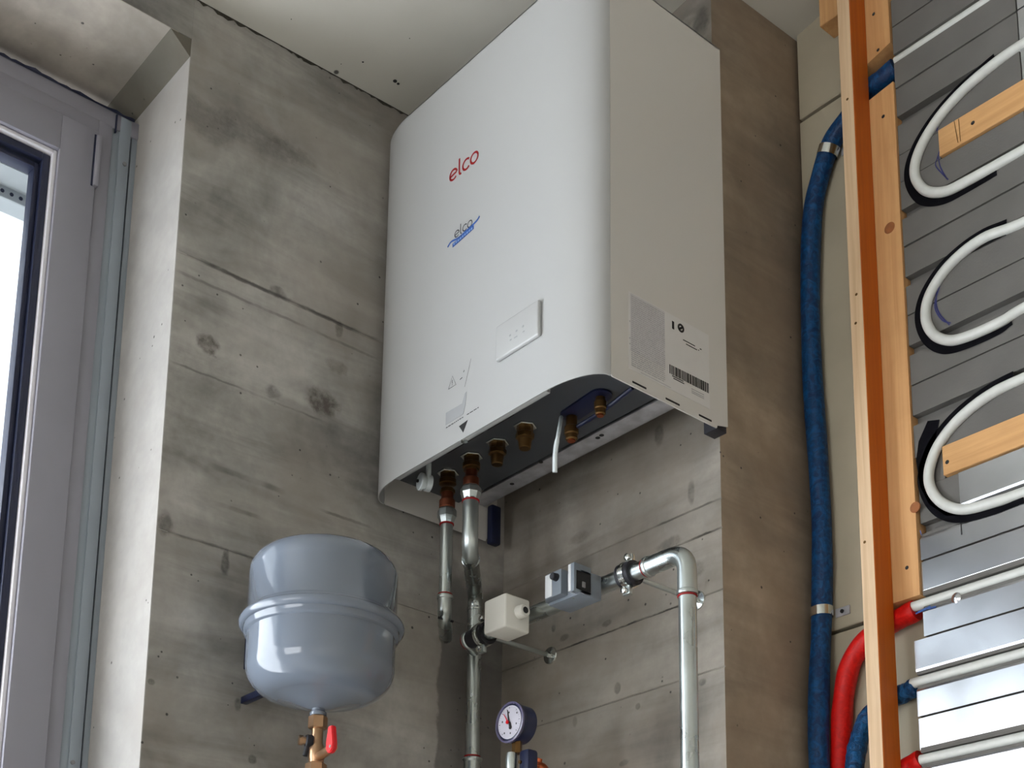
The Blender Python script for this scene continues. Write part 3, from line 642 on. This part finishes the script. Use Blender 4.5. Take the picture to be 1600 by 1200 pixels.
lv.prism([(hx+p_[0], hz+p_[1]) for p_ in pts], 1, TY-.024, TY-.015); bmesh.ops.bevel(lv.bm, geom=list(lv.bm.edges), offset=.0015, segments=2, affect='EDGES'); lv.build('red_lever', M['redpl'], tv)
MB().cyl((hx+.004, TY-.0255, hz-.009), (hx+.004, TY-.0238, hz-.009), .0026, seg=12).build('lever_screw', M['chrome'], tv)
MB().cyl((hx, TY-.016, hz-.008), (TX, TY, hz-.008), .0075, seg=16).build('lever_stem', M['brass'], tv)
s0 = Vector((TX, TY, .644)); s1 = at(467, 1156, 1, TY-.028); dd = (s1-s0).normalized(); L = (s1-s0).length
MB().lathe(s0, dd, [(.0075, 0), (.0075, L*.45), (.0065, L*.5), (.0065, L*.78), (.0085, L*.8), (.0085, L)], 20).build('drain_nozzle', M['brass'], tv)
k1 = s0+dd*L*.48
MB().lathe(k1-dd*.007, dd, [(.010, 0), (.0112, .002), (.0112, .010), (.0095, .012)], 20).cyl(k1, k1+Vector((-.002, -.004, -.025)), .0048, .004, 14).build('black_cap_strap', M['dark'], tv)

# ------------------------------------------------------------------ gauge and safety valve group
GX, GY, GZ = -1.7035, 1.458, .6915
ga = thing('pressure_gauge', 'round black pressure gauge with white dial in front of the back wall', 'gauge', (GX, GY, .65))
MB().lathe((GX, GY+.002, GZ), (0, 1, 0), [(.0315, 0), (.0345, .0015), (.0345, .005), (.0328, .007), (.0322, .031), (.028, .034)], 48).build('case', M['navy'], ga)
MB().lathe((GX, GY, GZ), (0, 1, 0), [(.0325, .0045), (.0350, .0035), (.0350, 0), (.0322, -.0008), (.0305, .003)], 48, False).build('bezel', plain('grey_violet_rim', rgb(96, 92, 120), .25, var=.05, coat=.4), ga)
dl = MB().cyl((GX, GY+.0008, GZ), (GX, GY+.0022, GZ), .0285, seg=48).build('dial', plain('dial_white', rgb(196, 194, 206), .4, var=.02), ga)
m = MB(); yd = GY+.0008
m.prism([(GX-.0018, GZ-.002), (GX+.0022, GZ-.002), (GX-.0040, GZ+.022), (GX-.0052, GZ+.0225)], 1, yd-.0016, yd-.001)
m.prism([(GX-.001, GZ), (GX+.0035, GZ), (GX+.0065, GZ-.0095), (GX+.001, GZ-.0115)], 1, yd-.0016, yd-.001); m.cyl((GX+.0035, yd-.0018, GZ-.010), (GX+.0035, yd-.001, GZ-.010), .0032, seg=14)
m.build('needle', M['black'], ga)
m = MB(); m.prism([(GX-.003, GZ+.001), (GX-.0015, GZ+.002), (GX-.0125, GZ+.0165), (GX-.0132, GZ+.016)], 1, yd-.0024, yd-.0018); m.cyl((GX-.0022, yd-.004, GZ), (GX-.0022, yd-.0018, GZ), .0032, seg=14); m.build('red_pointer', M['redpl'], ga)
m = MB()
for k in range(31):
    a = math.radians(225-9*k); r0, r1 = .0262, (.0232 if k % 5 == 0 else .0248)
    m.ribbon([(GX+r0*math.cos(a), yd, GZ+r0*math.sin(a)), (GX+r1*math.cos(a), yd, GZ+r1*math.sin(a))], .0011 if k % 5 == 0 else .0005, (0, -1, 0))
for (u, v) in ((-.0125, -.0165), (.0025, -.0195), (.017, -.006), (.0185, .012), (-.018, .004), (-.0015, .017)): m.box(GX+u-.0008, GX+u+.0014, yd-.0006, yd-.0003, GZ+v-.0014, GZ+v+.0014)
stuff(m.build('scale_marks', M['black'], dl, fix=False))
MB().cyl((GX+.002, GY+.016, .640), (GX+.002, GY+.016, GZ-.031), .0085, seg=6).build('gauge_nut', M['brassd'], ga, 15)
sg = thing('safety_group', 'small metal fitting with black air vent carrying the pressure gauge', 'valve', (GX, GY+.016, .45))
MB().lathe((GX-.004, GY+.010, .575), (0, 0, 1), [(.014, 0), (.018, .015), (.018, .024), (.0095, .034), (.0105, .055), (.009, .066)], 28).build('gauge_adapter', M['zinc'], sg)
MB().cyl((GX-.004, GY+.010, FL+.9), (GX-.004, GY+.010, .577), .012, seg=20).build('stem', M['zinc'], sg)
MB().box(GX+.010, GX+.034, GY+.012, GY+.036, .56, .6435, .006, 2).build('vent_body', M['navy'], sg)
MB().cyl((GX+.0165, GY+.009, .622), (GX+.0165, GY+.0125, .622), .003, seg=12).build('vent_screw', M['brassd'], sg)
c_ = at(745, 1199, 1, 1.40); MB().box(c_.x-.018, c_.x+.022, 1.425, 1.45, c_.z-.05, c_.z-.0, .006).build('red_handle', M['redpl'], sg)
MB().cyl((c_.x+.022, 1.44, c_.z-.03), (GX-.004, 1.46, c_.z-.03), .006, seg=12).build('handle_stem', M['zinc'], sg)
og = thing('copper_fitting', 'shiny orange copper elbow fitting at the bottom behind the gauge', 'fitting', at(850, 1200, 1, 1.62))
c_ = at(849, 1190, 1, 1.60)
MB().tube(bez([c_+Vector((-.05, .0, -.012)), c_+Vector((0, 0, -.010)), c_+Vector((.004, 0, -.30))], .014), .0115, 20).build('elbow', M['copper'], og)
MB().lathe(c_+Vector((-.012, -.004, -.008)), (.5, 0, 1), [(.011, 0), (.012, .004), (.006, .010), (.005, .016)], 14).build('bleed_screw', M['copper'], og)
MB().cyl(c_+Vector((-.05, 0, -.012)), (c_.x-.05, YB, c_.z-.012), .011, seg=20).build('wall_stub', M['brassd'], og)

# ------------------------------------------------------------------ battens
YP = 1.94
def wood_box(x0, x1, y0, y1, z0, z1, mat, name='batten'): return MB().box(x0, x1, y0, y1, z0, z1, .0012, 1).build(name, mat)
def knot(o_, pts, r, par_y, mat, name='nail_head', sq=1.0):
    for (px_, py_) in pts:
        c = at(px_, py_, 1, par_y)
        m = MB(); m.lathe((c.x, par_y-.0006, c.z), (0, 1, 0), [(r*.8, 0), (r, .0004), (r, .003)], 14)
        m.build(name, mat, o_)
b1 = thing('timber_batten', 'long pale upright batten with orange side standing proud of the others', 'timber', (-1.2985, 1.916, FL))
MB().box(-1.3125, -1.285, 1.892, YP, FL, zc(-1.3, 1.9)-.002, .0012, 1).build('length', M['woodF'], b1)
knot(b1, [(1324, 155), (1338, 460), (1337, 505), (1351, 847)], .0026, 1.892, M['brassd'])
b2 = thing('timber_batten', 'upper length of the flat spruce batten, above the gap with the blue sleeve', 'timber', (-1.262, 1.958, 1.965), 'flat spruce battens')
zt2 = zc(-1.26, 1.95)-.002
m = MB(); m.prism([(-1.3115, 1.945), (-1.2365, 1.965), (-1.2365, zt2), (-1.3115, zt2)], 1, YP, YC-.0005); m.build('length', M['woodM'], b2)
knot(b2, [(1365, 22), (1372, 78)], .0032, YP, M['black'], 'screw_hole')
b3 = thing('timber_batten', 'long flat spruce batten with an oval knot, between the gap and the red hose', 'timber', (-1.262, 1.958, .905), 'flat spruce battens')
m = MB(); m.prism([(-1.3115, .905), (-1.2345, .905), (-1.2345, 1.882), (-1.2365, 1.882), (-1.3115, 1.872)], 1, YP, YC-.0005); m.build('length', M['woodM'], b3)
knot(b3, [(1380, 182), (1417, 887)], .0034, YP, M['black'], 'screw_hole')
knotm = plain('wood_knot', rgb(150, 92, 50), .6, var=.2, vscale=80)
c = at(1390, 356, 1, YP); MB().lathe((c.x, YP-.0004, c.z), (0, 1, 0), [(.0105, 0), (.0108, .002)], 24).build('knot', knotm, b3)
c = at(1429, 793, 1, YP); MB().lathe((c.x+.001, YP-.0006, c.z), (0, 1, 0), [(.0095, 0), (.0098, .002)], 20).build('knot', knotm, b3)
tag(wood_box(-1.3825, -1.3127, 1.935, YC-.0005, 2.0945, zc(-1.35, 1.95)-.002, M['woodM'], 'timber_offcut'), 'short spruce block high up, left of the proud batten', 'timber')

# ------------------------------------------------------------------ surface heating on the wall
XE = -1.2335; XR = -.9985; XQ = .55
hp = thing('wall_heating_panel', 'wall heating field of grooved grey insulation boards, aluminium sheets below', 'heating panel', (-.6, 1.95, .3))
GR = .0095
def board(z0, z1, zg, x0, x1, y0, mat, name, groove=True, th=.022):
    g = GR; yb = y0+th
    if groove: poly = [(yb, z0), (y0, z0), (y0, zg-g), (y0+.015, zg-g), (y0+.015, zg+g), (y0, zg+g), (y0, z1), (yb, z1)]
    else: poly = [(yb, z0), (y0, z0), (y0, z1), (yb, z1)]
    m = MB(); m.prism(poly, 0, x0, x1)
    return m.build(name, mat, hp, 20)
YG = 1.9445
rows = [(1.997, 2.128, 2.0625), (1.868, 1.996, 1.930), (1.7315, 1.867, 1.801), (1.5495, 1.677, 1.6125), (1.4165, 1.548, 1.481), (1.2835, 1.4155, 1.349), (1.149, 1.2825, 1.218)]
HB, GH = 'grooved_board', .0008
for (z0, z1, zg) in rows:
    zt_ = min(z1, zc(-1.2, 1.95)-.004)
    board(z0+GH, zt_-GH, zg, XE, XR-.001, YG+random.uniform(-.0006, .0006), M['foam'], HB)
    board(z0+GH, zt_-GH, zg, XR+.002, XQ, YG-.001, M['alu'] if z0 > 1.7 else M['foam'], 'grooved_board' if z0 < 1.7 else 'aluminium_sheet')
board(1.678, 1.7305, 1.70, XE, -1.153, YG, M['foam'], HB, False)
board(1.096, 1.148, 1.10, XE+.003, -1.183, YG+.006, M['foam'], HB, False)
board(.966, 1.0945, 1.022, XE+.002, XQ, YG+.004, M['foam'], HB)
# lower rows: backing board, two sheets each, with the rolled groove between them
low = [(.9645, 1.0945, 1.020), (.832, .9635, .894), (.6995, .831, .762), (.5675, .6985, .630), (.435, .5665, .499), (.30, .434, .367)]
def sheet(z0, z1, x0, x1, lip_bottom=None, lip_top=None, y0=YG):
    """flat aluminium sheet whose edge towards the groove rolls inwards"""
    p = [(y0, z0), (y0, z1)]
    if lip_bottom: p = [(y0+.015, z0+.002), (y0+.004, z0+.0015), (y0+.0010, z0+.004), (y0, z0+.008), (y0, z1)]
    if lip_top: p = [(y0, z0), (y0, z1-.008), (y0+.0010, z1-.004), (y0+.004, z1-.0015), (y0+.015, z1-.002)]
    m = MB(); bm = m.bm; th = .0008
    q = [(a+th, b) for a, b in p][::-1]; n_ = 1
    A = [bm.verts.new((x0, a, b)) for a, b in p+q]; B = [bm.verts.new((x1, a, b)) for a, b in p+q]
    k = len(A)
    for i in range(k): bm.faces.new((A[i], A[(i+1) % k], B[(i+1) % k], B[i]))
    bm.faces.new(A[::-1]); bm.faces.new(B)
    return m.build('aluminium_sheet', M['alu'], hp, 12)
for i, (z0, z1, zg) in enumerate(low):
    xl = -1.2525 if i > 1 else XE
    board(z0+.001, z1-.001, zg, xl+.0015, XQ, YG+.0012, M['foam'], HB) if i else None
    if i == 0:
        sheet(zg+.0105, z1-.001, -1.155, XQ, lip_bottom=1); sheet(z0+.001, zg-.0105, XE+.001, XQ, lip_top=1)
        MB().box(-1.1565, -1.1545, YG-.0004, YG+.002, .985, 1.006).build('slot', M['black'], hp)
    else:
        sheet(zg+.0110, z1-.0012, xl if i > 1 else XE, XQ, lip_bottom=1, y0=YG+(.001 if i % 2 else 0)); sheet(z0+.0012, zg-.0110, xl if i > 0 else XE, XQ, lip_top=1)
        if i == 1:
            pass
c = at(1494, 934, 1, YG); MB().lathe((c.x, YG-.003, c.z), (0, 1, 0), [(.0005, 0), (.005, .0008), (.009, .003)], 16).build('dimple', M['alu'], hp)
m = MB(); a, b = at(1431, 959, 1, YG), at(1463, 948, 1, YG); m.ribbon([a, a+(b-a)*.5+Vector((0, 0, .002)), b], .003, (0, -1, 0), .0008); m.ribbon([a+Vector((.004, 0, .001)), b+Vector((-.01, 0, .003))], .004, (0, -1, 0), .0007)
a, b = at(1438, 829, 1, YG), at(1440, 836, 1, YG); m.ribbon([a, b], .0015, (0, -1, 0), .0008); m.build('blue_marker_stroke', M['blueink'], hp, fix=False)
# marker and cut lines inside the loops
m = MB()
for L in ([(1466, 245), (1470, 262), (1480, 280)], [(1467, 243), (1462, 258), (1473, 272), (1482, 281)], [(1500, 145), (1480, 165), (1468, 190), (1464, 205)],
          [(1520, 378), (1488, 410), (1468, 440), (1463, 470), (1468, 490), (1484, 508)], [(1500, 398), (1478, 425), (1466, 455), (1461, 480), (1472, 500), (1486, 505)],
          [(1535, 622), (1505, 640), (1485, 665), (1470, 690), (1462, 700)], [(1520, 630), (1500, 648), (1478, 680)], [(1507, 655), (1497, 661), (1490, 663)], [(1468, 236), (1464, 250)]):
    m.ribbon(cat([at(q[0], q[1], 1, YG-.0002) for q in L], 4), .0022, (0, -1, 0), .0006)
m.build('blue_marker_line', plain('marker_dark_blue', rgb(34, 38, 96), .6, var=.2), hp, fix=False)
# strips of wood laid between the boards
for (z0, z1, xl, q, lab) in ((1.679, 1.7305, -1.152, (1520, 192), 'level spruce strip with staple marks inside the top pipe loop'), (1.0955, 1.1475, -1.179, (1480, 722), 'level spruce strip inside the bottom pipe loop')):
    s_p = thing('timber_strip', lab, 'timber', (-.8, 1.95, z0), 'level timber strips')
    MB().box(xl, XQ, YP-.001, YC-.001, z0, z1, .001, 1).build('length', M['woodH'], s_p)
    c = at(q[0], q[1], 1, YP-.001); MB().lathe((c.x, YP-.0016, c.z), (0, 1, 0), [(.003, 0), (.0036, .0004), (.0036, .002)], 14).build('screw_hole', M['black'], s_p)
    if z0 > 1.5:
        m = MB(); a, b_, c2, d2 = [at(x_, y_, 1, YP-.001) for x_, y_ in ((1491, 189), (1497, 223), (1501, 221), (1498, 186))]; m.ribbon([a, b_, c2, d2], .0012, (0, -1, 0), .0005); m.build('scratch_mark', M['brassd'], s_p, fix=False)
# the loops; flat dark ribbons paint the shade of the channels around them
LP = [([(-.5, 1.801), (-.80, 1.801), (-.985, 1.800), (-1.064, 1.788), (-1.126, 1.768), (-1.170, 1.738), (-1.196, 1.703), (-1.201, 1.668), (-1.182, 1.630), (-1.146, 1.608), (-1.100, 1.604), (-.996, 1.607), (-.80, 1.612), (-.5, 1.6125)], 'white heating pipe bent in a U, the top of the three loops'),
      ([(-.5, 1.481), (-.80, 1.481), (-1.005, 1.478), (-1.083, 1.484), (-1.144, 1.468), (-1.184, 1.434), (-1.196, 1.395), (-1.184, 1.357), (-1.155, 1.331), (-1.117, 1.322), (-1.060, 1.321), (-1.015, 1.330), (-.80, 1.349), (-.5, 1.349)], 'white heating pipe bent in a U, the middle of the three loops'),
      ([(-.5, 1.218), (-.80, 1.218), (-1.023, 1.210), (-1.090, 1.203), (-1.149, 1.182), (-1.191, 1.146), (-1.207, 1.100), (-1.190, 1.056), (-1.150, 1.026), (-1.091, 1.018), (-1.037, 1.019), (-.80, 1.020), (-.5, 1.020)], 'white heating pipe bent in a U, the bottom of the three loops')]
RP = .0088
dkc = plain('channel_shade_dark', rgb(13, 13, 18), 1, var=.1, spec=.1)  # near-black colour standing for shade inside the cuts
for L, lab in LP:
    path = cat([(x_, (YG+.0075 if x_ > -.9 else (YG+.001 if x_ > -1.04 else YG-.004)), z_) for x_, z_ in L], 8)
    path = [path[0].copy()*1] + path[1:]
    ext0 = Vector((XQ-.01, YG+.0075, L[0][1])); ext1 = Vector((XQ-.01, YG+.0075, L[-1][1]))
    tag(MB().tube([ext0]+path+[ext1], RP, 16).build('heating_loop', M['pex'], None, 60), lab, 'pipe', 'white heating pipe loops')
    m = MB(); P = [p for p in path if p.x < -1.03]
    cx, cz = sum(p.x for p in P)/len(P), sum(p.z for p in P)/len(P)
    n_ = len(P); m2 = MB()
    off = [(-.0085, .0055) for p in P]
    A = [Vector((p.x-.0085, YG, p.z+(.0050 if p.z > cz else .0050-.0095*min(1, (cz-p.z)/.06)))) for p in P]; m.ribbon(A, .029, (0, -1, 0), .0012); m.build('channel_shade', dkc, hp, fix=False)
def straight(xa, z, lab):
    tag(MB().tube([(xa, YG+.0085, z), (XQ-.01, YG+.0085, z)], RP, 16).build('heating_pipe_run', M['pex'], None, 60), lab, 'pipe', 'straight white heating pipes')
straight(-1.235, 1.930, 'straight white heating pipe at the top right, coming out of the blue sleeve')
straight(-1.262, .893, 'straight white heating pipe coming out of the red hose, uppermost between the sheets')
straight(-1.266, .762, 'straight white heating pipe coming out of the lower blue sleeve between bright sheets')
straight(-1.256, .630, 'straight white heating pipe at the bottom, coming out of the lowest red sleeve')

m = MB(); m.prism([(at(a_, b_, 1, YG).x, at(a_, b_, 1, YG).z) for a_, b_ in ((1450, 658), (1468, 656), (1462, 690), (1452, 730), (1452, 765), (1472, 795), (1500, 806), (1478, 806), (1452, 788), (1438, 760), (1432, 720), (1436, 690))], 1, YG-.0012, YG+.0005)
m.build('recess_shade', dkc, hp)  # flat dark patch, painted shade of the wider cut
# ------------------------------------------------------------------ hoses
def hose(pts, r, mat, name, lab, cat_='hose', crumple=0, n=10, group=None):
    path = cat(pts[:-1], n)+[Vector(pts[-1])]
    m = MB(); rr = lambda t_: r*(1+.03*math.sin(t_*37)+crumple*(random.random()-.5))
    m.tube(path, rr, 22); 
    if crumple:
        for v in m.bm.verts: v.co += Vector((random.uniform(-1, 1), random.uniform(-1, 1), random.uniform(-1, 1)))*r*crumple*.25
    return tag(m.build(name, mat, None, 70), lab, cat_, group)
RH = .0182
hose([(-1.2395, 1.960, 1.926), (-1.268, 1.960, 1.919), (-1.305, 1.960, 1.915), (-1.345, 1.960, 1.885), (-1.385, 1.960, 1.855), (-1.412, 1.960, 1.800), (-1.431, 1.960, 1.740), (-1.441, 1.960, 1.640), (-1.446, 1.960, 1.520), (-1.446, 1.960, 1.386), (-1.441, 1.960, 1.250), (-1.438, 1.960, 1.120),
      (-1.440, 1.960, 1.030), (-1.445, 1.960, .937), (-1.4455, 1.955, .88), (-1.444, 1.944, .80), (-1.441, 1.933, .70), (-1.435, 1.925, .60), (-1.434, 1.924, FL+.2)], RH, M['blue'], 'blue_hose',
     'long blue sleeved hose beside the brown pier, bending right at the top')
hose([(-1.2545, 1.959, .889), (-1.285, 1.960, .884), (-1.318, 1.9605, .878), (-1.357, 1.9605, .862), (-1.388, 1.9605, .832), (-1.404, 1.9605, .784), (-1.412, 1.9605, .73), (-1.418, 1.9605, .652), (-1.420, 1.9605, .55), (-1.420, 1.9605, FL+.2)], .0180, M['redh'], 'red_hose',
     'red sleeved hose rising between the two blue ones and bending behind the proud batten')
hose([(-1.262, 1.9605, .758), (-1.290, 1.9605, .752), (-1.322, 1.9605, .748), (-1.350, 1.956, .730), (-1.364, 1.944, .692), (-1.368, 1.930, .635), (-1.366, 1.925, .55), (-1.366, 1.925, FL+.2)], .0160, M['bluew'], 'blue_hose',
     'short crumpled blue hose right of the red one near the bottom', crumple=.10)
hose([(-1.259, 1.960, .632), (-1.290, 1.9605, .622), (-1.318, 1.9605, .600), (-1.333, 1.9605, .55), (-1.336, 1.9605, .45), (-1.336, 1.9605, FL+.2)], .0180, M['redh'], 'red_hose',
     'red sleeve end at the very bottom, right of the proud batten')
# pipe straps round the long blue hose
for (zz, xx, tl, lab) in ((1.842, -1.392, .42, 'metal strap round the blue hose just left of the proud batten, the upper one'), (.940, -1.4445, 0, 'metal strap with perforated tab round the blue hose, the lower one')):
    hc = thing('hose_strap', lab, 'strap', (xx, 1.96, zz-.012), 'metal straps on the blue hose')
    ax = Vector((math.sin(tl), 0, math.cos(tl)))
    c = Vector((xx, 1.960, zz))
    MB().ring(c-ax*.0085, c+ax*.0085, RH+.0022, RH+.0006).build('band', M['chrome'], hc)
    m = MB(); m.box(xx+RH-.002, xx+RH+.028, YC-.0035, YC-.0005, zz-.010, zz+.006, .0006, 1); m.build('fixing_tab', M['rail'], hc)
    MB().cyl((xx+RH+.013, YC-.0055, zz-.002), (xx+RH+.013, YC-.0033, zz-.002), .0036, seg=12).build('tab_screw', M['black'], hc)

# ------------------------------------------------------------------ lift everything so that the floor is at 0
for o in COL.objects:
    if o.parent is None and o.type in ('MESH', 'EMPTY'): o.location.z += EYE
